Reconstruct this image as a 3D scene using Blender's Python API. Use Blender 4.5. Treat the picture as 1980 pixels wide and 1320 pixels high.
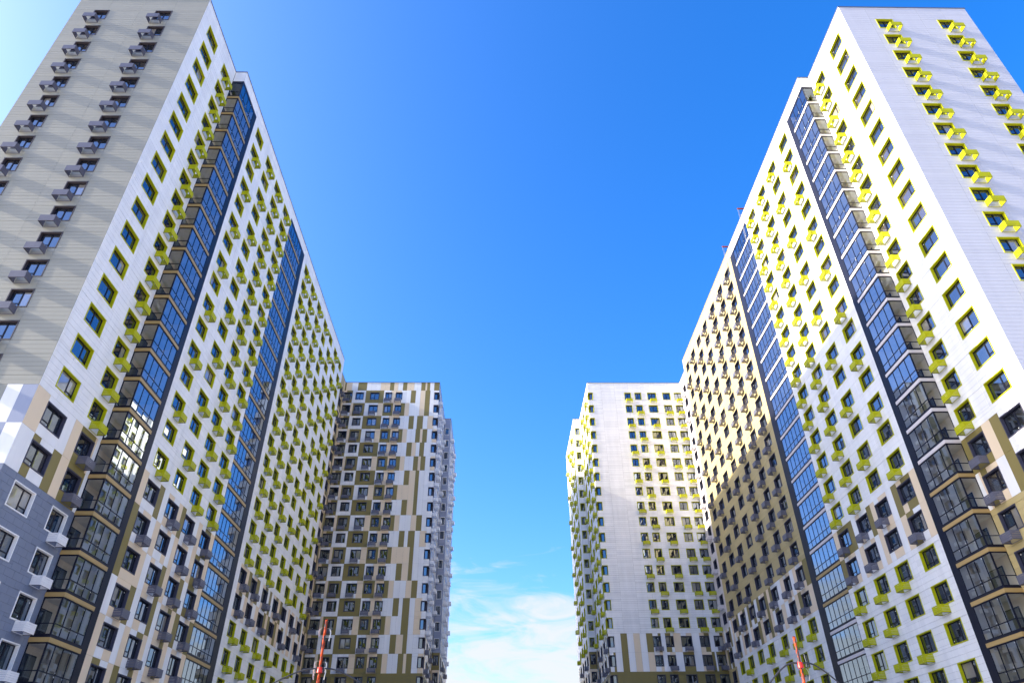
import bpy, math, random
import numpy as np
from mathutils import Matrix, Vector

R = math.radians
scene = bpy.context.scene
for o in list(bpy.data.objects):
    bpy.data.objects.remove(o)
C = scene.collection

# ------------------------------------------------------------------ camera
PITCH, YAW, ROLL, FPX = 34.521, 1.33, 0.613, 1322.529      # fitted to the photograph (1980 px wide)
EYE = 1.6
cam = bpy.data.cameras.new('camera')
cam.sensor_width = 36.0
cam.lens = FPX / 1980.0 * 36.0
cam.clip_start, cam.clip_end = 0.1, 20000.0
camo = bpy.data.objects.new('camera', cam)
C.objects.link(camo)
camo.matrix_world = (Matrix.Translation((0, 0, EYE)) @ Matrix.Rotation(R(-YAW), 4, 'Z')
                     @ Matrix.Rotation(R(90 + PITCH), 4, 'X') @ Matrix.Rotation(R(-ROLL), 4, 'Z'))
scene.camera = camo

# ------------------------------------------------------------------ light
SUN_TRAVEL = Vector((1.0, 0.044, -0.4576)).normalized()
SUN_ELEV = math.asin(-SUN_TRAVEL.z)
SUN_ROT = math.atan2(-SUN_TRAVEL.x, -SUN_TRAVEL.y)
SUN_STRENGTH, SKY_STRENGTH, EXPOSURE = 4.4, 0.138, 1.87

world = bpy.data.worlds.new('World')
scene.world = world
world.use_nodes = True
wn, wl = world.node_tree.nodes, world.node_tree.links
wn.clear()
w_out = wn.new('ShaderNodeOutputWorld')
w_bg = wn.new('ShaderNodeBackground')
w_sky = wn.new('ShaderNodeTexSky')
w_sky.sky_type = 'NISHITA'
w_sky.sun_disc = False
w_sky.sun_elevation = SUN_ELEV
w_sky.sun_rotation = SUN_ROT
w_sky.air_density = 1.0
w_sky.dust_density = 2.6
w_sky.ozone_density = 4.0
w_bg.inputs['Strength'].default_value = SKY_STRENGTH
# thin cirrus low over the horizon, laid out on the sky direction
w_tc = wn.new('ShaderNodeTexCoord')
w_sep = wn.new('ShaderNodeSeparateXYZ')
wl.new(w_tc.outputs['Generated'], w_sep.inputs[0])
w_map = wn.new('ShaderNodeMapping')
w_map.inputs['Rotation'].default_value = (0, R(18), 0)
w_map.inputs['Scale'].default_value = (3.2, 3.2, 11.0)
wl.new(w_tc.outputs['Generated'], w_map.inputs[0])
w_noise = wn.new('ShaderNodeTexNoise')
w_noise.inputs['Scale'].default_value = 3.0
w_noise.inputs['Detail'].default_value = 7
w_noise.inputs['Roughness'].default_value = 0.58
w_noise.inputs['Distortion'].default_value = 0.9
wl.new(w_map.outputs[0], w_noise.inputs[0])
w_low = wn.new('ShaderNodeMapRange')
w_low.interpolation_type = 'SMOOTHSTEP'
w_low.inputs['From Min'].default_value = 0.42
w_low.inputs['From Max'].default_value = 0.10
w_low.inputs['To Min'].default_value = -0.25
w_low.inputs['To Max'].default_value = 0.36
wl.new(w_sep.outputs[2], w_low.inputs[0])
w_add = wn.new('ShaderNodeMath'); w_add.operation = 'ADD'
wl.new(w_noise.outputs[0], w_add.inputs[0]); wl.new(w_low.outputs[0], w_add.inputs[1])
w_cl = wn.new('ShaderNodeMapRange'); w_cl.interpolation_type = 'SMOOTHSTEP'
w_cl.inputs['From Min'].default_value = 0.49
w_cl.inputs['From Max'].default_value = 0.84
w_cl.inputs['To Max'].default_value = 0.9
wl.new(w_add.outputs[0], w_cl.inputs[0])
w_hsv = wn.new('ShaderNodeHueSaturation')
w_hsv.inputs['Saturation'].default_value = 1.34
w_hsv.inputs['Hue'].default_value = 0.511
wl.new(w_sky.outputs[0], w_hsv.inputs['Color'])
w_mix = wn.new('ShaderNodeMix'); w_mix.data_type = 'RGBA'
wl.new(w_cl.outputs[0], w_mix.inputs['Factor'])
wl.new(w_hsv.outputs[0], w_mix.inputs[6])
w_mix.inputs[7].default_value = (1.85, 1.87, 1.9, 1)
wl.new(w_mix.outputs[2], w_bg.inputs['Color'])
wl.new(w_bg.outputs[0], w_out.inputs['Surface'])

sun = bpy.data.lights.new('sun', 'SUN')
sun.energy = SUN_STRENGTH
sun.angle = R(0.5)
sun.color = (1.0, 0.90, 0.74)
suno = bpy.data.objects.new('sun', sun)
C.objects.link(suno)
suno.rotation_euler = SUN_TRAVEL.to_track_quat('-Z', 'Y').to_euler()
suno.location = (-60, 0, 120)

vs = scene.view_settings
scene.display_settings.display_device = 'sRGB'
vs.view_transform = 'Standard'
vs.look = 'None'
vs.gamma = 1.0
vs.use_curve_mapping = False
vs.exposure = EXPOSURE

# ------------------------------------------------------------------ materials
def new_mat(name):
    m = bpy.data.materials.new(name)
    m.use_nodes = True
    return m, m.node_tree.nodes, m.node_tree.links

def surface(name, col, rough=0.55, vary=0.06, spec=0.4, metal=0.0, dirt=0.0):
    """painted or pressed sheet: piece-to-piece tone, fine grain, faint rain streaks"""
    m, n, l = new_mat(name)
    b = n['Principled BSDF']
    b.inputs['Roughness'].default_value = rough
    b.inputs['Specular IOR Level'].default_value = spec
    b.inputs['Metallic'].default_value = metal
    geo = n.new('ShaderNodeNewGeometry')
    mr = n.new('ShaderNodeMapRange')
    mr.inputs['To Min'].default_value = 1 - vary
    mr.inputs['To Max'].default_value = 1 + vary * 0.6
    l.new(geo.outputs['Random Per Island'], mr.inputs[0])
    mp = n.new('ShaderNodeMapping')
    mp.inputs['Scale'].default_value = (1.3, 1.3, 0.16)
    l.new(geo.outputs['Position'], mp.inputs[0])
    nz = n.new('ShaderNodeTexNoise')
    nz.inputs['Scale'].default_value = 1.0
    nz.inputs['Detail'].default_value = 4
    l.new(mp.outputs[0], nz.inputs[0])
    mr2 = n.new('ShaderNodeMapRange')
    mr2.inputs['From Min'].default_value = 0.3
    mr2.inputs['From Max'].default_value = 0.7
    mr2.inputs['To Min'].default_value = 1 - max(dirt, 0.04)
    mr2.inputs['To Max'].default_value = 1.0
    l.new(nz.outputs[0], mr2.inputs[0])
    mul = n.new('ShaderNodeMath'); mul.operation = 'MULTIPLY'
    l.new(mr.outputs[0], mul.inputs[0]); l.new(mr2.outputs[0], mul.inputs[1])
    vm = n.new('ShaderNodeVectorMath'); vm.operation = 'SCALE'
    vm.inputs[0].default_value = col
    l.new(mul.outputs[0], vm.inputs['Scale'])
    l.new(vm.outputs[0], b.inputs['Base Color'])
    return m

def schlick(n, l, reflect):
    """two-sided reflectance of coated glazing: reflect head-on, 1 at grazing"""
    geo = n.new('ShaderNodeNewGeometry')
    dot = n.new('ShaderNodeVectorMath'); dot.operation = 'DOT_PRODUCT'
    l.new(geo.outputs['Incoming'], dot.inputs[0]); l.new(geo.outputs['Normal'], dot.inputs[1])
    ab = n.new('ShaderNodeMath'); ab.operation = 'ABSOLUTE'
    l.new(dot.outputs['Value'], ab.inputs[0])
    inv = n.new('ShaderNodeMath'); inv.operation = 'SUBTRACT'; inv.inputs[0].default_value = 1.0
    l.new(ab.outputs[0], inv.inputs[1])
    pw = n.new('ShaderNodeMath'); pw.operation = 'POWER'; pw.inputs[1].default_value = 5.0
    l.new(inv.outputs[0], pw.inputs[0])
    mr = n.new('ShaderNodeMapRange')
    mr.inputs['To Min'].default_value = reflect; mr.inputs['To Max'].default_value = 1.0
    l.new(pw.outputs[0], mr.inputs[0])
    return mr

def glass_opaque(name, dark, reflect):
    """window glazing with an unlit room behind it"""
    m, n, l = new_mat(name)
    n.remove(n['Principled BSDF'])
    out = n['Material Output']
    d = n.new('ShaderNodeBsdfDiffuse')
    g = n.new('ShaderNodeBsdfGlossy'); g.inputs['Roughness'].default_value = 0.015
    g.inputs['Color'].default_value = (0.76, 0.88, 1.0, 1)
    oi = n.new('ShaderNodeObjectInfo')
    geo = n.new('ShaderNodeNewGeometry')
    add = n.new('ShaderNodeMath'); add.operation = 'ADD'
    l.new(oi.outputs['Random'], add.inputs[0]); l.new(geo.outputs['Random Per Island'], add.inputs[1])
    fr = n.new('ShaderNodeMath'); fr.operation = 'FRACT'
    l.new(add.outputs[0], fr.inputs[0])
    ramp = n.new('ShaderNodeValToRGB')
    ramp.color_ramp.interpolation = 'CONSTANT'
    e = ramp.color_ramp.elements
    e[0].position = 0; e[0].color = (*dark, 1)
    e[1].position = 0.55; e[1].color = (dark[0] * 2, dark[1] * 2, dark[2] * 1.8, 1)
    for p, c in ((0.78, (0.05, 0.042, 0.035)), (0.88, (0.26, 0.235, 0.20)), (0.95, tuple(x * 1.3 for x in dark))):
        x = e.new(p); x.color = (*c, 1)
    l.new(fr.outputs[0], ramp.inputs[0])
    l.new(ramp.outputs[0], d.inputs['Color'])
    mr = schlick(n, l, reflect)
    mx = n.new('ShaderNodeMixShader')
    l.new(mr.outputs[0], mx.inputs[0]); l.new(d.outputs[0], mx.inputs[1]); l.new(g.outputs[0], mx.inputs[2])
    l.new(mx.outputs[0], out.inputs['Surface'])
    return m

def glass_clear(name, tint, reflect):
    m, n, l = new_mat(name)
    n.remove(n['Principled BSDF'])
    out = n['Material Output']
    t = n.new('ShaderNodeBsdfTransparent'); t.inputs['Color'].default_value = (*tint, 1)
    g = n.new('ShaderNodeBsdfGlossy'); g.inputs['Roughness'].default_value = 0.012
    g.inputs['Color'].default_value = (0.76, 0.88, 1.0, 1)
    mr = schlick(n, l, reflect)
    mx = n.new('ShaderNodeMixShader')
    l.new(mr.outputs[0], mx.inputs[0]); l.new(t.outputs[0], mx.inputs[1]); l.new(g.outputs[0], mx.inputs[2])
    l.new(mx.outputs[0], out.inputs['Surface'])
    return m

M = {}
M['white'] = surface('white_cladding', (0.83, 0.815, 0.79), 0.5, 0.06, dirt=0.10)
M['khaki'] = surface('khaki_cladding', (0.225, 0.178, 0.052), 0.55, 0.10)
M['peach'] = surface('peach_cladding', (0.78, 0.62, 0.42), 0.55, 0.06)
M['tan'] = surface('tan_cladding', (0.47, 0.37, 0.165), 0.55, 0.08)
M['stone'] = surface('greige_cladding', (0.295, 0.288, 0.235), 0.55, 0.05)
M['silver'] = surface('silver_cladding', (0.55, 0.545, 0.575), 0.5, 0.04)
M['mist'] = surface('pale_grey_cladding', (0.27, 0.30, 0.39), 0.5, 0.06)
M['tile'] = surface('grey_tile', (0.17, 0.20, 0.27), 0.5, 0.14)
M['back'] = surface('dark_joint_backing', (0.13, 0.13, 0.125), 0.8, 0.0)
M['green'] = surface('lime_green_metal', (0.455, 0.455, 0.004), 0.5, 0.08, spec=0.15, dirt=0.14)
M['grey'] = surface('grey_metal', (0.115, 0.115, 0.15), 0.45, 0.05)
M['dark'] = surface('dark_brown_metal', (0.055, 0.045, 0.05), 0.45, 0.05)
M['slate'] = surface('slate_reveal', (0.055, 0.055, 0.085), 0.45, 0.05, spec=0.25)
M['wmetal'] = surface('white_metal', (0.80, 0.79, 0.78), 0.42, 0.04)
M['navy'] = surface('navy_frame', (0.009, 0.010, 0.021), 0.4, 0.05, spec=0.18)
M['bronze'] = surface('bronze_band', (0.40, 0.27, 0.10), 0.45, 0.05)
M['pale'] = surface('pale_band', (0.62, 0.57, 0.56), 0.5, 0.05)
M['plaster'] = surface('loggia_plaster', (0.80, 0.68, 0.53), 0.8, 0.05, dirt=0.1)
M['slab'] = surface('painted_slab', (0.72, 0.67, 0.60), 0.85, 0.03, dirt=0.2)
M['paving'] = surface('pale_paving', (0.50, 0.47, 0.43), 0.85, 0.03, dirt=0.2)
M['roof'] = surface('roof_felt', (0.10, 0.10, 0.11), 0.9, 0.03)
M['coping'] = surface('coping_metal', (0.10, 0.10, 0.14), 0.4, 0.03)
M['sticker'] = surface('white_sticker', (0.85, 0.85, 0.85), 0.5, 0.0)
M['orange'] = surface('orange_film', (0.46, 0.055, 0.008), 0.5, 0.10, spec=0.15, dirt=0.35)
M['redtape'] = surface('red_tape', (0.75, 0.03, 0.02), 0.35, 0.10)
M['black'] = surface('black_paint', (0.03, 0.03, 0.035), 0.35, 0.03)
M['rag'] = surface('pale_film', (0.75, 0.70, 0.62), 0.6, 0.05)
M['wire'] = surface('galvanised_cable', (0.35, 0.35, 0.36), 0.4, 0.0, metal=0.6)
M['glass'] = glass_opaque('window_glass', (0.010, 0.011, 0.014), 0.25)
M['clear'] = glass_clear('loggia_glass', (0.54, 0.60, 0.67), 0.31)
M['clear_side'] = glass_clear('side_glass', (0.86, 0.88, 0.88), 0.07)
M['lamp'] = surface('lamp_lens', (0.7, 0.7, 0.68), 0.3, 0.0)

# ------------------------------------------------------------------ mesh helpers
class MB:
    """collects quads; builds one mesh"""
    Q = np.array([[0, 1, 5, 4], [1, 3, 7, 5], [3, 2, 6, 7], [2, 0, 4, 6], [4, 5, 7, 6], [2, 3, 1, 0]])
    def __init__(s):
        s.v, s.f, s.m, s.n, s.mats = [], [], [], 0, []
    def mi(s, mat):
        if mat not in s.mats: s.mats.append(mat)
        return s.mats.index(mat)
    def add(s, verts, quads, mat):
        q = np.asarray(quads, dtype=np.int64)
        s.v.append(np.asarray(verts, dtype=np.float64)); s.f.append(q + s.n)
        s.m.append(np.full(len(q), s.mi(mat))); s.n += len(verts)
    def box(s, x0, x1, y0, y1, z0, z1, mat):
        v = [(x, y, z) for z in (z0, z1) for y in (y0, y1) for x in (x0, x1)]
        s.add(v, s.Q, mat)
    def quad(s, a, b, c, d, mat):
        s.add([a, b, c, d], [[0, 1, 2, 3]], mat)
    def merge(s, other, mtx):
        A = np.array(mtx)
        base = s.n
        for v, f, m in zip(other.v, other.f, other.m):
            s.v.append(v @ A[:3, :3].T + A[:3, 3])
            s.f.append(f + base)
            s.m.append(np.array([s.mi(other.mats[i]) for i in m]))
        s.n += other.n
    def mesh(s, name):
        me = bpy.data.meshes.new(name)
        if not s.v: return me
        v = np.concatenate(s.v); f = np.concatenate(s.f); m = np.concatenate(s.m)
        me.vertices.add(len(v)); me.vertices.foreach_set('co', v.ravel())
        me.loops.add(len(f) * 4); me.loops.foreach_set('vertex_index', f.ravel().astype(np.int32))
        me.polygons.add(len(f))
        me.polygons.foreach_set('loop_start', np.arange(0, len(f) * 4, 4, dtype=np.int32))
        me.polygons.foreach_set('loop_total', np.full(len(f), 4, dtype=np.int32))
        me.polygons.foreach_set('material_index', m.astype(np.int32))
        for x in s.mats: me.materials.append(M[x])
        me.update(calc_edges=True); me.shade_flat()
        return me

def link(name, me, parent=None, mtx=None, kind=None):
    o = bpy.data.objects.new(name, me)
    C.objects.link(o)
    if parent is not None: o.parent = parent
    if mtx is not None: o.matrix_local = mtx
    if kind: o['kind'] = kind
    return o

def thing(name, label, cat, loc, group=None):
    o = bpy.data.objects.new(name, None)
    C.objects.link(o)
    o.location = loc
    o.empty_display_size = 0.5
    o['label'] = label; o['category'] = cat
    if group: o['group'] = group
    return o

# the same camera in numbers, only to rank which repeated pieces show largest
_cy, _sy, _cp, _sp = math.cos(R(YAW)), math.sin(R(YAW)), math.cos(R(PITCH)), math.sin(R(PITCH))
def seen_px(P):
    X, Y, Z = P[0], P[1], P[2] - EYE
    X, Y = _cy * X - _sy * Y, _sy * X + _cy * Y
    d = Y * _cp + Z * _sp
    if d < 1: return None
    return 990 + FPX * X / d, 660 - FPX * (-Y * _sp + Z * _cp) / d
def shown(corners):
    """(area, least extent) in photograph pixels of the part inside the frame; (0, 0) when out of view"""
    q = [seen_px(p) for p in corners]
    if any(x is None for x in q): return 0.0, 0.0
    xs = [x[0] for x in q]; ys = [x[1] for x in q]
    w = min(max(xs), 1980) - max(min(xs), 0); h = min(max(ys), 1320) - max(min(ys), 0)
    if w <= 0 or h <= 0: return 0.0, 0.0
    a = 0.0
    for i in range(len(q)):
        j = (i + 1) % len(q)
        a += q[i][0] * q[j][1] - q[j][0] * q[i][1]
    a = abs(a) / 2
    return a, min(w, h, a / max(w, h))

# ------------------------------------------------------------------ levels (z above ground)
FL = 2.95
NK = 24
def ZB(k): return 73.48 - FL * k            # floor line above storey k (k = 0 is the top storey)
def ZW(k): return ZB(k) - 0.45              # head of its windows
ROOF = 75.35
WH = 1.73                                   # window opening height
DEPTH = 0.03                                # cladding stands this far off its backing
GAP = 0.0075

class Facade:
    """a wall plane: local x along the wall, local y into the wall, local z up"""
    def __init__(s, rot, plane):
        s.rot = rot
        if rot == 0: s.M = Matrix.Translation((0, plane, 0))
        else: s.M = Matrix.Translation((plane, 0, 0)) @ Matrix.Rotation(R(rot), 4, 'Z')
        s.A = np.array(s.M)
    def iv(s, a, b):                        # world interval -> local x interval
        return (a, b) if s.rot in (0, 90) else (-b, -a)
    def pt(s, x, y, z):
        A = s.A
        return (A[0][0] * x + A[0][1] * y + A[0][3], A[1][0] * x + A[1][1] * y + A[1][3], z)

def cut(rects, o):
    out = []
    for r in rects:
        x0, x1, z0, z1 = r[:4]
        a0, a1, b0, b1 = o
        if a0 >= x1 - 1e-4 or a1 <= x0 + 1e-4 or b0 >= z1 - 1e-4 or b1 <= z0 + 1e-4:
            out.append(r); continue
        if b1 < z1 - 1e-4: out.append((x0, x1, b1, z1))
        if b0 > z0 + 1e-4: out.append((x0, x1, z0, b0))
        zz0, zz1 = max(z0, b0), min(z1, b1)
        if a0 > x0 + 1e-4: out.append((x0, a0, zz0, zz1))
        if a1 < x1 - 1e-4: out.append((a1, x1, zz0, zz1))
    return out

# ------------------------------------------------------------------ repeated pieces
_cache = {}
def cached(key, fn):
    if key not in _cache: _cache[key] = fn()
    return _cache[key]

def window_mbs(w, h, col, sash, variant):
    def make():
        rnd = random.Random(int(w * 1000) + variant * 77)
        s = MB(); t = 0.08; y0, y1 = -0.035, 0.34
        s.box(0, w, y0, y1, h - t, h, col); s.box(0, w, y0, y1, 0, t, col)
        s.box(0, t, y0 + .002, y1, t, h - t, col); s.box(w - t, w, y0 + .002, y1, t, h - t, col)
        f = MB(); a = t + 0.001; b = 0.07; ya, yb = 0.22, 0.29
        f.box(a, w - a, ya, yb, a, a + b, sash); f.box(a, w - a, ya, yb, h - a - b, h - a, sash)
        f.box(a, a + b, ya, yb, a + b, h - a - b, sash); f.box(w - a - b, w - a, ya, yb, a + b, h - a - b, sash)
        mx = w * 0.5 if w < 2.0 or variant % 2 else w * 0.62
        f.box(mx - .055, mx + .055, ya, yb, a + b, h - a - b, sash)
        tz = h * 0.3
        left = variant in (0, 1, 3)
        if left: f.box(a + b, mx - .055, ya, yb, tz - .03, tz + .03, sash)
        else: f.box(mx + .055, w - a - b, ya, yb, tz - .03, tz + .03, sash)
        p = MB(); yp = 0.255
        def lite(x0, x1, z0, z1):
            e = [rnd.uniform(-.0022, .0022) for _ in range(3)]
            xm, zm = (x0 + x1) / 2, (z0 + z1) / 2
            def P(x, z): return (x, yp + (x - xm) * e[0] * 3 + (z - zm) * e[1] * 3, z)
            p.quad(P(x0, z0), P(x1, z0), P(x1, z1), P(x0, z1), 'glass')
        if left:
            lite(a + b, mx - .055, a + b, tz - .03); lite(a + b, mx - .055, tz + .03, h - a - b)
            lite(mx + .055, w - a - b, a + b, h - a - b)
        else:
            lite(a + b, mx - .055, a + b, h - a - b)
            lite(mx + .055, w - a - b, a + b, tz - .03); lite(mx + .055, w - a - b, tz + .03, h - a - b)
        for _ in range((2, 1, 0, 1)[variant]):
            x = rnd.choice((a + b + .1, mx - .2, mx + .18, w - a - b - .12)); z = rnd.choice((h * .2, h * .8, h * .86))
            p.quad((x - .035, yp - .015, z - .035), (x + .035, yp - .015, z - .035), (x + .035, yp - .015, z + .035), (x - .035, yp - .015, z + .035), 'sticker')
        return s, f, p, s.mesh('window'), f.mesh('sash'), p.mesh('pane')
    return cached(('win', round(w, 3), round(h, 3), col, sash, variant), make)

def corner_mbs(wc, wd, h, col, sash, left):
    """window cut out of the building's corner; origin on the corner edge, x along the C face away from it, y into the depth"""
    def make():
        s, f, p = MB(), MB(), MB(); t = .07; n = .34; b = .06
        X = (lambda x: -x) if left else (lambda x: x)
        def bx(m, x0, x1, y0, y1, z0, z1, mat):
            m.box(min(X(x0), X(x1)), max(X(x0), X(x1)), y0, y1, z0, z1, mat)
        for z0, z1 in ((0, t), (h - t, h)):
            bx(s, -.03, wc, -.03, n, z0, z1, col); bx(s, -.03, n, n + .001, wd, z0, z1, col)
        bx(s, wc - t, wc, -.029, n, t, h - t, col); bx(s, -.029, n, wd - t, wd, t, h - t, col)
        a0, a1 = t + .001, h - t - .001
        bx(f, n - .05, n + .05, n - .05, n + .05, a0, a1, sash)
        for z0, z1 in ((a0, a0 + b), (a1 - b, a1)):
            bx(f, n + .051, wc - t, n - .04, n + .03, z0, z1, sash); bx(f, n - .04, n + .03, n + .051, wd - t, z0, z1, sash)
        bx(f, wc - t - b, wc - t, n - .041, n + .03, a0 + b, a1 - b, sash); bx(f, n - .041, n + .03, wd - t - b, wd - t, a0 + b, a1 - b, sash)
        p.quad((X(n + .05), n, a0), (X(wc - t), n, a0), (X(wc - t), n, a1), (X(n + .05), n, a1), 'glass')
        p.quad((X(n), n + .05, a0), (X(n), wd - t, a0), (X(n), wd - t, a1), (X(n), n + .05, a1), 'glass')
        return s.mesh('window'), f.mesh('sash'), p.mesh('pane')
    return cached(('corner', wc, wd, col, sash, left), make)

def basket_mb(col):
    def make():
        b = MB(); w, h, d = 1.28, 0.64, 0.76; n = 5
        for i in range(n):
            z1 = -i * h / n - .004; z0 = -(i + 1) * h / n + .012
            b.box(0.02, w - .02, -d, -d + .014, z0, z1, col)
            b.box(0.004, 0.018, -d + .016, -.02, z0, z1, col)
            b.box(w - .018, w - .004, -d + .016, -.02, z0, z1, col)
        for x in (0.02, w - .05):
            b.box(x, x + .03, -d + .016, -d + .05, -h, 0, col)
            b.box(x + .001, x + .031, -d + .052, .02, -h - .012, -h + .02, 'dark')
        b.box(0.052, w - .052, -d + .017, -d + .047, -h - .01, -h + .02, 'dark')
        b.box(0.052, w - .052, -.05, -.02, -h - .01, -h + .02, col)
        return b, b.mesh('ac_basket')
    return cached(('basket', col), make)

# ------------------------------------------------------------------ building builder
class Building:
    def __init__(s, root):
        s.root = root
        s.inv = Matrix.Translation(-Vector(root.location))
        s.panels, s.wins, s.baskets = [], [], []
        s.back = MB(); s.wmax = 300
    def local(s, F): return s.inv @ F.M
    def clad(s, F, a, b, spec, openings, ztop=ROOF, zbot=0.0, seed=1):
        """spec(k) -> list of (x0, x1, z0, z1, material, kind) laid over storey k, already in local x"""
        x0, x1 = F.iv(a, b)
        rnd = random.Random(seed)
        byk = {}
        for o in openings:
            for k in range(-1, NK + 1):
                top = ROOF if k == -1 else ZB(k); bot = ZB(k + 1) if k < NK else 0.0
                if o[2] < top and o[3] > bot: byk.setdefault(k, []).append(o)
        for k in range(-1, NK + 1):
            top = ztop if k == -1 else ZB(k)
            bot = ZB(k + 1) if k < NK else zbot
            for r in spec(k, x0, x1, bot, top, rnd):
                rects = [r[:4]]
                for o in byk.get(k, ()): rects = cut(rects, o)
                for q in rects: s.panels.append((F, *q, r[4], r[5]))
    def window(s, F, a, b, k, col, sash='navy', h=WH, variant=None):
        x0, x1 = F.iv(a, b)
        z1 = ZW(k)
        v = hash((round(a * 10), k, F.rot)) % 4 if variant is None else variant
        s.wins.append((F, x0, x1, z1 - h, z1, col, sash, v))
        return (x0, x1, z1 - h, z1)
    def basket(s, F, xc, k, col):
        s.baskets.append((F, xc - 0.64, ZW(k) - WH - 0.03, col))
    def finish(s):
        root = s.root
        # backing and cladding -------------------------------------------------
        kinds = {}
        for p in s.panels:
            F, x0, x1, z0, z1, mat, kind = p
            A = s.local(F)
            s.back.merge(_q(x0, x1, z0, z1), A)
            if x1 - x0 < 2.2 * GAP or z1 - z0 < 2.2 * GAP: continue
            g = (x0 + GAP, x1 - GAP, z0 + GAP, z1 - GAP)
            cs = [F.pt(g[0], 0, g[2]), F.pt(g[1], 0, g[2]), F.pt(g[1], 0, g[3]), F.pt(g[0], 0, g[3])]
            area, ext = shown(cs)
            kinds.setdefault(kind, []).append((area if ext >= 6 else 0.0, F, g, mat))
        link('wall', s.back.mesh('wall'), root)
        for kind, L in kinds.items():
            L.sort(key=lambda t: -t[0])
            rest = MB()
            for i, (area, F, g, mat) in enumerate(L):
                w, h = g[1] - g[0], g[3] - g[2]
                if i < 300 and area > 0:
                    me = cached(('pan', mat, round(w, 3), round(h, 3)), lambda: _panel(w, h, mat).mesh(kind))
                    link(kind, me, root, s.local(F) @ Matrix.Translation((g[0], 0, g[2])))
                else:
                    rest.merge(cached(('pmb', mat, round(w, 3), round(h, 3)), lambda: _panel(w, h, mat)),
                               s.local(F) @ Matrix.Translation((g[0], 0, g[2])))
            if rest.n: link('small_' + kind + 's', rest.mesh('small_' + kind + 's'), root, kind='stuff')
        # windows ----------------------------------------------------------------
        L = []
        for w in s.wins:
            F, x0, x1, z0, z1 = w[:5]
            L.append((shown([F.pt(x0, 0, z0), F.pt(x1, 0, z0), F.pt(x1, 0, z1), F.pt(x0, 0, z1)])[0], w))
        L.sort(key=lambda t: -t[0])
        rest = MB()
        for i, (area, (F, x0, x1, z0, z1, col, sash, v)) in enumerate(L):
            sm, fm, pm, sme, fme, pme = window_mbs(x1 - x0, z1 - z0, col, sash, v)
            T = s.local(F) @ Matrix.Translation((x0, 0, z0))
            if i < s.wmax and area > 0:
                o = link('window', sme, root, T)
                link('sash', fme, o); link('pane', pme, o)
            else:
                for q in (sm, fm, pm): rest.merge(q, T)
        if rest.n: link('small_windows', rest.mesh('small_windows'), root, kind='stuff')
        L = []
        for b in s.baskets:
            F, x, z, col = b
            L.append((shown([F.pt(x, 0, z - .76), F.pt(x + 1.28, 0, z - .76), F.pt(x + 1.28, 0, z), F.pt(x, 0, z)])[0], b))
        L.sort(key=lambda t: -t[0])
        rest = MB()
        for i, (area, (F, x, z, col)) in enumerate(L):
            mb, me = basket_mb(col)
            T = s.local(F) @ Matrix.Translation((x, 0, z))
            if i < 300 and area > 0: link('ac_basket', me, root, T)
            else: rest.merge(mb, T)
        if rest.n: link('small_ac_baskets', rest.mesh('small_ac_baskets'), root, kind='stuff')

def _q(x0, x1, z0, z1):
    m = MB(); d = DEPTH
    m.quad((x0, d, z0), (x1, d, z0), (x1, d, z1), (x0, d, z1), 'back')
    return m
_PQ = [[0, 1, 2, 3], [0, 4, 5, 1], [1, 5, 6, 2], [2, 6, 7, 3], [3, 7, 4, 0]]
def _panel(w, h, mat):
    m = MB(); d = DEPTH
    m.add([(0, 0, 0), (w, 0, 0), (w, 0, h), (0, 0, h), (0, d, 0), (w, d, 0), (w, d, h), (0, d, h)], _PQ, mat)
    return m

# ---- cladding layouts
def planks(mat, rows, length, kind='cladding_plank', stagger=0.0):
    def f(k, x0, x1, zb, zt, rnd):
        n = max(1, round((zt - zb) / (FL / rows)))
        L = max(1, round((x1 - x0) / length)); step = (x1 - x0) / L
        out = []
        for i in range(n):
            a, b = zb + (zt - zb) * i / n, zb + (zt - zb) * (i + 1) / n
            off = stagger * step * (i % 2)
            xs = [x0] + [x0 + step * j + off for j in range(1 if off == 0 else 0, L + 1) if x0 + 0.02 < x0 + step * j + off < x1 - 0.02] + [x1]
            for j in range(len(xs) - 1): out.append((xs[j], xs[j + 1], a, b, mat, kind))
        return out
    return f

def patch(pal=('white', 'white', 'peach', 'peach', 'khaki'), cols=None):
    """storey-high strips of mixed colours; cols = local-x window intervals that get their own apron and head pieces"""
    def f(k, x0, x1, zb, zt, rnd):
        out = []; last = None
        def pick():
            nonlocal last
            c = rnd.choice([p for p in pal if p != last]); last = c
            return c
        xs = [x0]
        for a, b in sorted(cols or ()):
            if a - xs[-1] > 0.35: xs.append(a)
            if x1 - b > 0.35: xs.append(b)
        if x1 - xs[-1] < 0.3: xs[-1] = x1
        else: xs.append(x1)
        for a, b in zip(xs[:-1], xs[1:]):
            inwin = any(c[0] - .4 < (a + b) / 2 < c[1] + .4 for c in (cols or ()))
            if inwin:
                m = a + (b - a) * rnd.choice((0.35, 0.5, 0.65, 1.0))
                zc = zt - 0.45 - WH
                c1 = pick(); c2 = pick()
                if m < b - .1:
                    out += [(a, m, zb, zt, c1, 'cladding_panel'), (m, b, zb, zt, c2, 'cladding_panel')]
                else: out.append((a, b, zb, zt, c1, 'cladding_panel'))
            else:
                n = max(1, round((b - a) / 1.1))
                for i in range(n):
                    out.append((a + (b - a) * i / n, a + (b - a) * (i + 1) / n, zb, zt, pick(), 'cladding_panel'))
        return out
    return f

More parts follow.
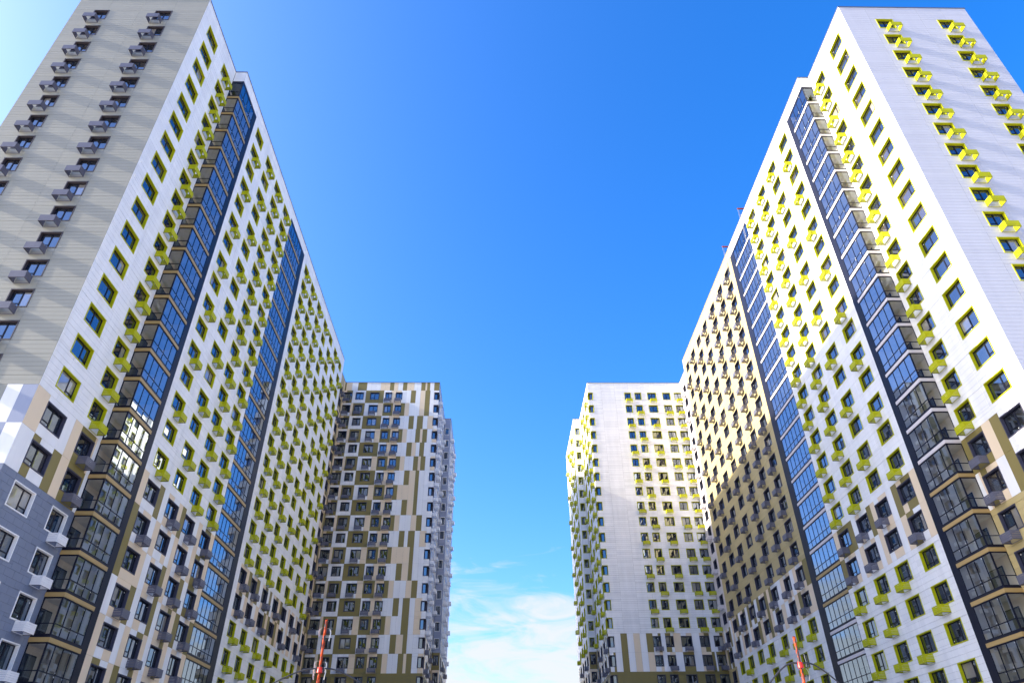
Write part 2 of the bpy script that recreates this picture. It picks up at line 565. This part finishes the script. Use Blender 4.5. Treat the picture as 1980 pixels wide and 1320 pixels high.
TAILS = [[(-16.1, 'white'), (-15.1, 'peach'), (-14.1, 'khaki'), (-12.0, 'white')],
         [(-16.5, 'white'), (-15.6, 'khaki'), (-15.1, 'peach'), (-14.2, 'khaki'), (-13.2, 'white'), (-12.0, 'peach')],
         [(-15.9, 'peach'), (-15.2, 'khaki'), (-13.2, 'white'), (-12.0, 'white')],
         [(-16.4, 'white'), (-15.2, 'khaki'), (-14.3, 'white'), (-13.1, 'peach'), (-12.0, 'white')],
         [(-16.2, 'peach'), (-15.5, 'white'), (-14.6, 'khaki'), (-12.0, 'white')]]

def fixed_strips(even, odd, top=None):
    """lists of (end, material) from local x0 onward, alternating by storey"""
    def f(k, x0, x1, zb, zt, rnd):
        seq = top if (k == -1 and top) else (even if k % 2 == 0 else odd)
        if k >= 0: seq = [q for q in seq if q[0] < -17.0] + TAILS[0 if k < 2 else rnd.randrange(5)]
        out = []; x = x0
        for e, mat in seq:
            e = min(e, x1)
            if e - x < .02: continue
            n = max(1, round((e - x) / 0.95))
            for i in range(n): out.append((x + (e - x) * i / n, x + (e - x) * (i + 1) / n, zb, zt, mat, 'cladding_panel'))
            x = e
        return out
    return f

def by_band(upper, mid, low):
    def f(k, *a):
        return (upper if k <= 15 else mid if k <= 17 else low)(k, *a)
    return f

# ---- loggias
def loggia_mbs(W, n, band, side, zsplit=1.05):
    """one storey of glazed balcony; side = 0 none, -1 glazed end at x = 0, +1 at x = W (stands 1.34 m proud)"""
    def make():
        P = 1.34; H = FL
        band_mb, fr, slab, wall = MB(), MB(), MB(), MB()
        lites = []
        x0, x1 = 0.0, W
        # slab edge band, wrapping the open end
        band_mb.box(x0 - (.05 if side == -1 else -.003), x1 + (.05 if side == 1 else -.003), -.06, .05, -.15, .15, band)
        if side == -1: band_mb.box(x0 - .05, x0 + .05, .052, P, -.15, .15, band)
        if side == 1: band_mb.box(x1 - .05, x1 + .05, .052, P, -.15, .15, band)
        fr.box(x0, x1, -.01, .06, .152, .38, 'navy')                 # spandrel
        fr.box(x0, x1, -.012, .06, H - .25, H - .152, 'navy')        # head
        ws = W / n
        for i in range(n + 1):
            x = x0 + ws * i; hw = .045 if i in (0, n) else .026
            a, b = max(x0, x - hw), min(x1, x + hw)
            if i == 0: b = x0 + .08
            if i == n: a = x1 - .08
            fr.box(a, b, -.011, .055, 0.38, H - .25, 'navy')
        for i in range(n):
            a = x0 + ws * i + (.08 if i == 0 else .032); b = x0 + ws * (i + 1) - (.08 if i == n - 1 else .032)
            fr.box(a, b, -.008, .05, zsplit - .03, zsplit + .03, 'navy')
            lites += [('f', a, b, .38, zsplit - .03), ('f', a, b, zsplit + .03, H - .25)]
        if side:
            xa, xb = (x0, x0 + .06) if side == -1 else (x1 - .06, x1)
            fr.box(xa, xb, .062, P, .152, .38, 'navy'); fr.box(xa, xb, .062, P, H - .25, H - .152, 'navy')
            fr.box(xa, xb, .062, .10, 0.38, H - .25, 'navy'); fr.box(xa, xb, P - .08, P, 0.38, H - .25, 'navy')
            fr.box(xa + .005, xb - .005, .10, P - .08, zsplit - .03, zsplit + .03, 'navy')
            lites += [('s', .10, P - .08, .38, zsplit - .03), ('s', .10, P - .08, zsplit + .03, H - .25)]
        D = 1.9
        slab.box(x0 + .052, x1 - .052, .055, D, -.12, .12, 'slab')
        wall.box(x0 + .05, x1 - .05, D, D + .1, .12, H - .12, 'plaster')
        dw = min(1.7, W * .4)
        wall.box(x0 + .7, x0 + .7 + dw, D - .05, D - .002, .14, 2.3, 'navy')
        wall.box(x0 + .8, x0 + .6 + dw, D - .07, D - .052, .9, 2.2, 'glass')
        if side != -1: wall.box(x0 + .003, x0 + .049, .062, D, .12, H - .12, 'plaster')
        if side != 1: wall.box(x1 - .049, x1 - .003, .062, D, .12, H - .12, 'plaster')
        if side == -1: wall.box(x0 + .003, x0 + .049, P + .01, D, .12, H - .12, 'plaster')
        if side == 1: wall.box(x1 - .049, x1 - .003, P + .01, D, .12, H - .12, 'plaster')
        rnd = random.Random(int(W * 100) + n)
        panes = []
        for t, a, b, c, d in lites:
            p = MB(); e = [rnd.uniform(-.004, .004) for _ in range(2)]
            am, cm = (a + b) / 2, (c + d) / 2
            if t == 'f':
                f = lambda x, z: (x, .02 + (x - am) * e[0] + (z - cm) * e[1], z)
            else:
                xs = x0 + .03 if side == -1 else x1 - .03
                f = lambda y, z: (xs + (y - am) * e[0] + (z - cm) * e[1], y, z)
            p.quad(f(a, c), f(b, c), f(b, d), f(a, d), 'clear' if t == 'f' else 'clear_side')
            if rnd.random() < .55 and t == 'f':
                x = b - .07; z = d - .09 if rnd.random() < .7 else c + .1
                p.quad((x - .035, .004, z - .035), (x + .035, .004, z - .035), (x + .035, .004, z + .035), (x - .035, .004, z + .035), 'sticker')
            panes.append(p)
        allp = MB()
        for p in panes: allp.merge(p, Matrix())
        return [(band_mb.mesh('edge_band')), fr.mesh('frame'), slab.mesh('floor_slab'), wall.mesh('back_wall'),
                [p.mesh('pane') for p in panes], allp.mesh('pane')]
    return cached(('log', round(W, 3), n, band, side), make)

def loggia_stack(B, F, a, b, n, band_of, side, split_from, pillar):
    """storeys 0..NK-1 plus the dark pier beside them; a, b, pillar in world units along the wall"""
    x0, x1 = F.iv(a, b)
    sd = 0 if not side else (-1 if F.rot == 90 else 1)
    for k in range(NK):
        bm, fm, sm, wm, pm, am = loggia_mbs(x1 - x0, n, band_of(k), sd)
        o = link('loggia', fm, B.root, B.local(F) @ Matrix.Translation((x0, 0, ZB(k + 1))))
        link('edge_band', bm, o); link('floor_slab', sm, o); link('back_wall', wm, o)
        if k >= split_from:
            for p in pm: link('pane', p, o)
        else: link('pane', am, o)
    p0, p1 = F.iv(*pillar)
    m = MB()
    m.box(p0 + .004, p1 - .004, -.012, .25, ZB(NK) - .1, ZB(0) - .15, 'navy')
    lo, hi = min(x0, p0), max(x1, p1)
    m.box(lo + .004, hi - .004, -.014, .25, ZB(0) - .148, ZB(0) + .12, 'navy')
    if sd: 
        xa, xb = (x0 + .004, x0 + .05) if sd == -1 else (x1 - .05, x1 - .004)
        m.box(xa, xb, .252, 1.34, ZB(0) - .2, ZB(0) + .12, 'navy')
    link('pier', m.mesh('pier'), B.root, B.local(F))
    return (lo, hi, 0.0, ZB(0) + .12)

COLS = [(42.74, 2.5), (47.36, 2.1), (56.29, 2.45), (60.74, 2.45), (64.95, 2.45), (69.4, 2.5), (82.35, 2.3),
        (86.78, 2.15), (91.56, 2.3), (96.7, 2.3), (101.19, 2.35), (105.6, 2.35), (110.05, 2.0)]
ALL = lambda k: True
ODD = lambda k: k % 2 == 1
EVEN = lambda k: k % 2 == 0
NONE = lambda k: False
ACS = [NONE, ALL, ODD, EVEN, ALL, ALL, ALL, ALL, ALL, EVEN, ODD, EVEN, ODD]
YA, YP, YE, YC, YS, YD = 41.2, 50.15, 113.75, 122.4, 138.3, 158.0

def slab_building(side, xr, xp, wide, cfg, label):
    """the long slab: gable at YA, courtyard face at xr (recessed ends) and xp (proud middle)"""
    s = -1 if side == 'L' else 1                       # side of the courtyard the slab stands on
    root = thing('apartment_slab', label, 'apartment block', (xr + s * wide / 2, (YA + YC) / 2, 0), 'apartment blocks round the courtyard')
    B = Building(root)
    rot = 90 if s < 0 else -90
    FR, FP, FA = Facade(rot, xr), Facade(rot, xp), Facade(0, YA)
    xo = xr + s * wide                                  # outer long face
    # --- gable
    ops = []
    for off, w in cfg['gable']:
        a, b = sorted((xr + s * off, xr + s * (off + w)))
        for k in range(NK):
            ops.append(B.window(FA, a, b, k, cfg['gable_frame'](k), variant=1))
            B.basket(FA, (a + b) / 2 + s * 0.36, k, cfg['gable_ac'](k))
    B.clad(FA, min(xr, xo), max(xr, xo), cfg['gable_clad'], ops, seed=5)
    # --- courtyard face
    def column(F, i, framec, acc):
        y, w = COLS[i]
        out = []
        for k in range(NK):
            out.append(B.window(F, y, y + w, k, framec(k)))
            if ACS[i](k):
                x0, x1 = F.iv(y, y + w)
                B.basket(F, (x0 + x1) / 2 + 0.25 * (1 if rot == 90 else -1), k, acc(k))
        return out
    c1 = [FR.iv(COLS[i][0], COLS[i][0] + COLS[i][1]) for i in (0, 1)]
    ops = column(FR, 0, cfg['f1'], cfg['a1']) + column(FR, 1, cfg['f1'], cfg['a1'])
    B.clad(FR, YA, YP - .002, cfg['c1'](c1), ops, seed=11)
    bands = cfg['bands']
    # proud middle: one sheet of wall from YP to YE with loggia slots
    o1 = loggia_stack(B, FP, YP, 54.4, 4, bands[0], True, 12, (54.4, 55.25))
    o2 = loggia_stack(B, FP, 72.95, 79.5, 6, bands[1], False, 12, (79.5, 81.0))
    ops = [o1, o2]
    for i in range(2, 6): ops += column(FP, i, cfg['f2'], cfg['a2'])
    c2 = [FP.iv(COLS[i][0], COLS[i][0] + COLS[i][1]) for i in range(2, 6)]
    B.clad(FP, YP, 80.98, cfg['c2'](c2), ops, seed=21)
    ops = [o2]
    for i in range(6, 13): ops += column(FP, i, cfg['f3'], cfg['a3'])
    c3 = [FP.iv(COLS[i][0], COLS[i][0] + COLS[i][1]) for i in range(6, 13)]
    B.clad(FP, 80.98, YE, cfg['c3'](c3), ops, seed=31)
    # return of the proud part, above and beside the first loggia
    FT = Facade(0, YP)
    a, b = sorted((xr, xp))
    B.clad(FT, a + .035, b - .035, cfg['parapet'], [(a - 1, b + 1, 0.0, ZB(0) + .12)], seed=3)
    # far recessed end with one column of windows
    ops = []
    for k in range(NK):
        ops.append(B.window(FR, 118.6, 120.5, k, 'slate'))
        if k % 2 == 0: B.basket(FR, sum(FR.iv(118.6, 120.5)) / 2, k, 'grey' if s < 0 or k > 15 else 'pale')
    B.clad(FR, YE - .02, YC + .02, cfg['c4'](FR), ops, seed=41)
    # --- plain faces out of view, roof and coping
    m = MB(); T = B.inv
    x_in, x_out = xr - s * .06, xo
    def wallq(p, q, mat):
        v = [(p[0], p[1], 0), (q[0], q[1], 0), (q[0], q[1], ROOF), (p[0], p[1], ROOF)]
        m.merge(_mbquad(v, mat), T)
    wallq((xo, YA + .031), (xo, YC - .05), 'stone' if s < 0 else 'white')
    wallq((xo, YC - .05), (xr + s * .1, YC - .05), 'white')
    wallq((xp + s * .031, YE), (xr + s * .031, YE), 'white')
    link('rear_wall', m.mesh('rear_wall'), root)
    r = MB(); q = MB()
    def roofbox(mb, xa, xb, ya, yb, za, zb, mat):
        t = MB(); t.box(min(xa, xb), max(xa, xb), ya, yb, za, zb, mat); mb.merge(t, T)
    roofbox(r, xr + s * .05, xo - s * .05, YA + .05, YC - .1, ROOF - .5, ROOF - .3, 'roof')
    roofbox(r, xp + s * .05, xr + s * .049, YP + .05, YE - .05, ROOF - .5, ROOF - .301, 'roof')
    link('roof', r.mesh('roof'), root)
    c = .05
    roofbox(q, xr - s * c, xr + s * .35, YA - c, YP - .062, ROOF, ROOF + .11, 'coping')
    roofbox(q, xp - s * c, xp + s * .35, YP - c, YE + c, ROOF, ROOF + .112, 'coping')
    roofbox(q, xp + s * .351, xr + s * .35, YP - c - .01, YP + .3, ROOF, ROOF + .111, 'coping')
    roofbox(q, xr - s * c, xr + s * .35, YE - .3, YC, ROOF, ROOF + .111, 'coping')
    roofbox(q, xr + s * .351, xo + s * c, YA - c, YA + .35, ROOF, ROOF + .11, 'coping')
    roofbox(q, xo + s * c, xo - s * .35, YA + .351, YC, ROOF, ROOF + .11, 'coping')
    link('coping', q.mesh('coping'), root)
    B.finish()
    return B

def _mbquad(v, mat):
    m = MB(); m.quad(*v, mat); return m

CW = [(0.1, 0.92), (7.5, 1.38), (9.62, 1.38), (12.25, 1.85), (15.4, 1.65), (17.8, 1.8)]
def rear_block(side, xc, xr, cfg, label):
    """the lower-numbered block closing the courtyard corner: face at YC, courtyard flank at xc stepping out at YS"""
    s = -1 if side == 'L' else 1
    xs = xc - s * 1.45
    root = thing('apartment_block', label, 'apartment block', (xr, (YC + YD) / 2, 0), 'apartment blocks round the courtyard')
    B = Building(root); B.wmax = 300 - NK
    rot = 90 if s < 0 else -90
    FC, FD, FS, FE = Facade(0, YC), Facade(rot, xc), Facade(0, YS), Facade(rot, xs)
    xin = xr + s * 0.03
    ops = []
    for j, (off, w) in enumerate(CW):
        a, b = sorted((xc + s * off, xc + s * (off + w)))
        for k in range(NK):
            if j == 0:
                q0, q1 = sorted((xc, xc + s * .98))
                ops.append((q0, q1, ZW(k) - WH, ZW(k)))
                sm, fm, pm = corner_mbs(.98, 1.5, WH, cfg['frame'](k), 'navy', s < 0)
                o = link('window', sm, root, B.inv @ Matrix.Translation((xc, YC, ZW(k) - WH)))
                link('sash', fm, o); link('pane', pm, o)
                continue
            ops.append(B.window(FC, a, b, k, cfg['frame'](k)))
            if cfg['ac'][j](k): B.basket(FC, (a + b) / 2 + s * -0.0 + s * (0.16 if side == 'R' else 0.12) * (1 if side == 'L' else 1), k, cfg['acc'](k))
    cols = [tuple(sorted((xc + s * o, xc + s * (o + w)))) for o, w in CW]
    B.clad(FC, min(xc, xin), max(xc, xin), cfg['c'](cols, xc), ops, seed=61)
    ops = []
    for j, (y, w) in enumerate(((123.1, 1.5), (126.7, 2.1), (130.4, 2.1), (134.3, 2.1))):
        for k in range(NK):
            if j == 0: ops.append((*FD.iv(YC, YC + 1.5), ZW(k) - WH, ZW(k)))
            else: ops.append(B.window(FD, y, y + w, k, cfg['dframe'](k)))
            if (k + j) % 2 == 0 or j == 0: B.basket(FD, sum(FD.iv(y, y + w)) / 2, k, cfg['dacc'](k))
    B.clad(FD, YC, YS - .002, cfg['d'], ops, seed=71)
    a, b = sorted((xc, xs))
    ops = []
    wa, wb = sorted((xc - s * 0.2, xc - s * 1.2))
    for k in range(NK): ops.append(B.window(FS, wa, wb, k, cfg['dframe'](k)))
    B.clad(FS, a + .035, b, cfg['d'], ops, seed=81) if s < 0 else B.clad(FS, a, b - .035, cfg['d'], ops, seed=81)
    ops = []
    for j, (y, w) in enumerate(((139.6, 2.1), (143.6, 2.1), (147.6, 2.1), (151.6, 2.1))):
        for k in range(NK):
            ops.append(B.window(FE, y, y + w, k, cfg['dframe'](k)))
            if j == 0 or (k + j) % 2 == 0: B.basket(FE, sum(FE.iv(y, y + w)) / 2, k, cfg['dacc'](k))
    B.clad(FE, YS, YD, cfg['d'], ops, seed=91)
    T = B.inv; m, r, q = MB(), MB(), MB()
    def put(mb, xa, xb, ya, yb, za, zb, mat):
        t = MB(); t.box(min(xa, xb), max(xa, xb), ya, yb, za, zb, mat); mb.merge(t, T)
    xo = xr + s * 14
    m.merge(_mbquad([(xs, YD, 0), (xo, YD, 0), (xo, YD, ROOF), (xs, YD, ROOF)], 'white'), T)
    m.merge(_mbquad([(xo, YC + .05, 0), (xo, YD, 0), (xo, YD, ROOF), (xo, YC + .05, ROOF)], 'white'), T)
    m.merge(_mbquad([(xin, YC + .035, 0), (xo, YC + .035, 0), (xo, YC + .035, ROOF), (xin, YC + .035, ROOF)], 'white'), T)
    link('rear_wall', m.mesh('rear_wall'), root)
    put(r, xc + s * .05, xo, YC + .05, YD, ROOF - .5, ROOF - .3, 'roof')
    put(r, xs + s * .05, xc + s * .049, YS + .05, YD, ROOF - .5, ROOF - .301, 'roof')
    link('roof', r.mesh('roof'), root)
    c = .05
    put(q, xc - s * c, xr - s * .06, YC - c, YC + .35, ROOF, ROOF + .112, 'coping')
    put(q, xc - s * c, xc + s * .35, YC + .351, YS + .3, ROOF, ROOF + .11, 'coping')
    put(q, xs - s * c, xc - s * .051, YS - c, YS + .3, ROOF, ROOF + .111, 'coping')
    put(q, xs - s * c, xs + s * .35, YS + .301, YD, ROOF, ROOF + .11, 'coping')
    link('coping', q.mesh('coping'), root)
    B.finish()
    return B

# ------------------------------------------------------------------ ground
g = MB()
g.quad((-3000, -3000, 0), (3000, -3000, 0), (3000, 3000, 0), (-3000, 3000, 0), 'paving')
go = link('ground', g.mesh('ground'), kind='structure')
g = MB()
g.box(-30.2, 36.3, 20, 121, 0.004, 0.12, 'paving')
link('pavement', g.mesh('pavement'), kind='structure')

# ------------------------------------------------------------------ the four blocks
def lvl(a, b, c): return lambda k: a if k <= 15 else b if k <= 17 else c
W6, W8 = planks('white', 6, 2.4), planks('white', 8, 2.8)
TILE = planks('tile', 6, 1.05, 'facade_tile', 0.5)

left = dict(
    gable=((3.45, 1.8), (10.15, 1.6)), gable_frame=lambda k: 'dark', gable_ac=lambda k: 'grey',
    gable_clad=by_band(planks('stone', 8, 3.4), patch(('white', 'white', 'mist', 'stone')), TILE),
    f1=lvl('green', 'slate', 'wmetal'), a1=lvl('green', 'grey', 'wmetal'),
    c1=lambda c: by_band(W6, patch(cols=c), TILE),
    f2=lvl('green', 'slate', 'slate'), a2=lvl('green', 'grey', 'grey'),
    c2=lambda c: by_band(W6, patch(cols=c), patch(cols=c)),
    f3=lvl('green', 'slate', 'green'), a3=lvl('green', 'grey', 'green'),
    c3=lambda c: by_band(W6, patch(cols=c), W6),
    c4=lambda F: patch(('peach', 'khaki', 'peach', 'tan'), [F.iv(118.6, 120.5)]),
    parapet=planks('white', 6, 1.4),
    bands=(lambda k: 'bronze', lambda k: 'bronze'))
right = dict(
    gable=((3.45, 1.9), (10.3, 1.8)), gable_frame=lvl('green', 'slate', 'slate'), gable_ac=lvl('green', 'grey', 'grey'),
    gable_clad=by_band(planks('silver', 8, 2.8), patch(), planks('tan', 6, 2.4)),
    f1=lvl('green', 'slate', 'slate'), a1=lvl('green', 'grey', 'grey'),
    c1=lambda c: by_band(W6, patch(cols=c), planks('tan', 6, 2.4)),
    f2=lvl('green', 'slate', 'green'), a2=lvl('green', 'grey', 'green'),
    c2=lambda c: by_band(W6, patch(cols=c), W6),
    f3=lvl('slate', 'slate', 'green'), a3=lvl('grey', 'grey', 'green'),
    c3=lambda c: by_band(planks('tan', 6, 2.4), patch(cols=c), W6),
    c4=lambda F: by_band(planks('pale', 6, 2.2), patch(cols=[F.iv(118.6, 120.5)]), planks('tan', 6, 2.2)),
    parapet=planks('white', 6, 1.4),
    bands=(lvl('pale', 'bronze', 'bronze'), lvl('pale', 'bronze', 'pale')))
slab_building('L', -31.79, -30.45, 13.9, left, 'tall slab with greige gable and white lime-framed courtyard face, on the shaded side')
slab_building('R', 37.82, 36.53, 14.3, right, 'tall slab with white gable carrying lime green baskets, its courtyard face half in sunlight')

W, K, P_ = 'white', 'khaki', 'peach'
# left rear block: strips listed from the wall end (local x from -32) towards the courtyard corner (-12.3)
ODDS = [(-31.2, P_), (-30.0, K), (-27.3, W), (-23.6, K), (-22.1, W), (-20.0, P_), (-18.05, W), (-17.05, K), (-16.1, W), (-15.1, P_), (-14.1, K), (-12.0, W)]
EVES = [(-30.1, W), (-29.6, P_), (-27.25, K), (-24.6, W), (-23.5, P_), (-21.5, K), (-19.95, P_), (-19.1, K), (-18.2, P_), (-16.5, W), (-15.6, K), (-15.1, P_), (-14.2, K), (-13.3, W), (-12.0, P_)]
TOPS = [(-31.5, K), (-30.3, P_), (-29.1, W), (-27.25, K), (-24.4, W), (-22.5, P_), (-21.66, K), (-20.8, P_), (-19.83, W), (-18.98, K), (-17.5, P_), (-16.05, W), (-15.2, K), (-14.83, P_), (-14.22, K), (-13.37, W), (-12.0, K)]
rearL = dict(
    frame=lambda k: 'slate', acc=lambda k: 'grey', ac=(NONE, ALL, EVEN, ODD, ODD, ALL),
    c=lambda cols, xc: by_band(fixed_strips(ODDS, EVES, TOPS), fixed_strips(ODDS, EVES), planks('khaki', 6, 2.4)),
    dframe=lvl('wmetal', 'slate', 'slate'), dacc=lvl('wmetal', 'grey', 'grey'),
    d=by_band(planks('mist', 6, 2.2), patch(), planks('khaki', 6, 2.2)))
rearR = dict(
    frame=lvl('green', 'slate', 'slate'), acc=lvl('green', 'grey', 'grey'), ac=(NONE, EVEN, ODD, EVEN, ODD, ALL),
    c=lambda cols, xc: by_band(planks('white', 8, 2.6), patch(('white', 'white', 'peach', 'khaki'), cols), planks('khaki', 6, 2.4)),
    dframe=lvl('green', 'slate', 'slate'), dacc=lvl('green', 'grey', 'grey'),
    d=by_band(W6, patch(), planks('khaki', 6, 2.2)))
rear_block('L', -12.3, -31.79, rearL, 'block clad in a patchwork of khaki, peach and white panels, closing the shaded slab')
rear_block('R', 18.45, 37.82, rearR, 'white plank-clad block with lime window frames, closing the sunlit slab')

# ------------------------------------------------------------------ wrapped street lamps
def tube(name, pts, r0, r1, mat, parent, seg=10):
    m = MB(); P = [Vector(p) for p in pts]; n = len(P); vs = []
    for i, p in enumerate(P):
        t = (P[min(i + 1, n - 1)] - P[max(i - 1, 0)]).normalized()
        a = t.cross(Vector((0, 1, 0))) if abs(t.y) < .9 else t.cross(Vector((1, 0, 0)))
        a.normalize(); b = t.cross(a)
        r = r0 + (r1 - r0) * i / (n - 1)
        for j in range(seg):
            w = 2 * math.pi * j / seg
            vs.append(p + a * math.cos(w) * r + b * math.sin(w) * r)
    q = [[i * seg + j, i * seg + (j + 1) % seg, (i + 1) * seg + (j + 1) % seg, (i + 1) * seg + j] for i in range(n - 1) for j in range(seg)]
    m.add([tuple(v) for v in vs], q, mat)
    me = m.mesh(name)
    me.polygons.foreach_set('use_smooth', [True] * len(me.polygons))
    return link(name, me, parent)

def lamp(x, y, top, zc, arms, rag, label, lean):
    root = thing('street_lamp', label, 'street lamp', (x, y, 0), 'wrapped street lamps')
    rnd = random.Random(int(x * 10))
    dx = lambda z: lean * (z - top)
    body = [(dx(i * top / 26) + rnd.uniform(-.012, .012), rnd.uniform(-.012, .012), i * top / 26) for i in range(27)]
    tube('mast', [(dx(z) , 0, z) for z in (0, zc * .5, zc, top - .08)], .085, .06, 'black', root)
    m = MB(); seg = 12; vs = []                          # crinkled film wound round the mast
    for i in range(60):
        z = 2.0 + (top - 2.0) * i / 59
        r = .095 - .035 * i / 59
        for j in range(seg):
            w = 2 * math.pi * j / seg
            rr = r * (1 + rnd.uniform(-.16, .16))
            vs.append((dx(z) + rr * math.cos(w), rr * math.sin(w), z + .03 * math.sin(w)))
    q = [[i * seg + j, i * seg + (j + 1) % seg, (i + 1) * seg + (j + 1) % seg, (i + 1) * seg + j] for i in range(59) for j in range(seg)]
    m.add(vs, q, 'orange')
    c = dx(top)
    m.add([(c + .08 * math.cos(2 * math.pi * j / 4), .08 * math.sin(2 * math.pi * j / 4), top) for j in range(4)], [[0, 1, 2, 3]], 'orange')
    link('film_wrap', m.mesh('film_wrap'), root)
    tube('collar', [(dx(zc - .16), 0, zc - .16), (dx(zc - .1), 0, zc - .1), (dx(zc), .01, zc), (dx(zc + .1), 0, zc + .1)], .15, .13, 'redtape', root, 9)
    for sx, drop, reach in arms:
        pts = []
        for i in range(15):
            t = i / 14
            pts.append((dx(zc) + sx * reach * t, 0, zc + .02 + drop * (0.16 * math.sin(min(1, t * 3) * math.pi / 2) * 0.6 - t ** 1.7)))
        a = tube('arm', pts, .042, .034, 'black', root, 8)
        e = pts[-1]
        h = MB(); h.box(e[0] - .09, e[0] + .09, -.16, .16, e[2] - .06, e[2] + .03, 'black')
        h.box(e[0] - .07, e[0] + .07, -.13, .13, e[2] - .075, e[2] - .061, 'lamp')
        link('lamp_head', h.mesh('lamp_head'), root)
    for i in range(rag):
        z = rnd.choice((zc + .1, zc - .2, zc + .4, top - .5, top - .75)) + rnd.uniform(-.1, .1)
        sx = rnd.choice((-1, 1)); L = rnd.uniform(.3, .7)
        mm = MB(); pts = []
        for k in range(7):
            t = k / 6
            pts.append((dx(z) + sx * (.1 + .22 * math.sin(t * 2.2)), rnd.uniform(-.06, .06), z - L * (t - .35 * math.sin(t * 3.1))))
        for k in range(6):
            a, b = pts[k], pts[k + 1]; w = .022
            mm.quad((a[0] - w, a[1] - w, a[2]), (a[0] + w, a[1] + w, a[2]), (b[0] + w, b[1] + w, b[2]), (b[0] - w, b[1] - w, b[2]), 'rag')
        link('film_shred', mm.mesh('film_shred'), root)
    return root

lamp(14.66, 36.0, 8.66, 7.40, ((-1, 1.9, 2.4), (1, 1.9, 2.4)), 2, 'lamp post wrapped in orange film with two smooth arched black arms, before the sunlit slab', -.005)
lamp(-9.48, 40.0, 10.46, 7.95, ((-1, .9, 2.6), (1, 1.0, 2.6)), 11, 'orange wrapped lamp post trailing pale film shreds, before the patchwork block', .0)

# ------------------------------------------------------------------ roof davits on the sunlit slab
for y, lab in ((73.0, 'orange roof davit over the parapet, the nearer one, further up the sunlit roofline'),
               (81.4, 'orange roof davit over the parapet, the farther one, lower on the sunlit roofline')):
    root = thing('roof_davit', lab, 'davit', (37.3, y, ROOF + .12), 'roof davits')
    m = MB()
    m.box(-1.45, 2.2, -.08, .08, .64, .79, 'orange')
    link('beam', m.mesh('beam'), root)
    m = MB()
    for x in (-.3, 1.9):
        m.box(x - .06, x + .06, -.06, .06, 0, .618, 'orange')
        m.box(x - .3, x + .3, -.3, .3, -.004 if x < 0 else -.004, .05, 'orange')
    link('stand', m.mesh('stand'), root)
    for k in (-1.4, -1.25):
        m = MB(); m.box(k - .02, k + .02, -.02, .02, -6.0 if k < -1.3 else -5.0, .619, 'wire')
        link('cable', m.mesh('cable'), root)
print('objects', len(bpy.data.objects))
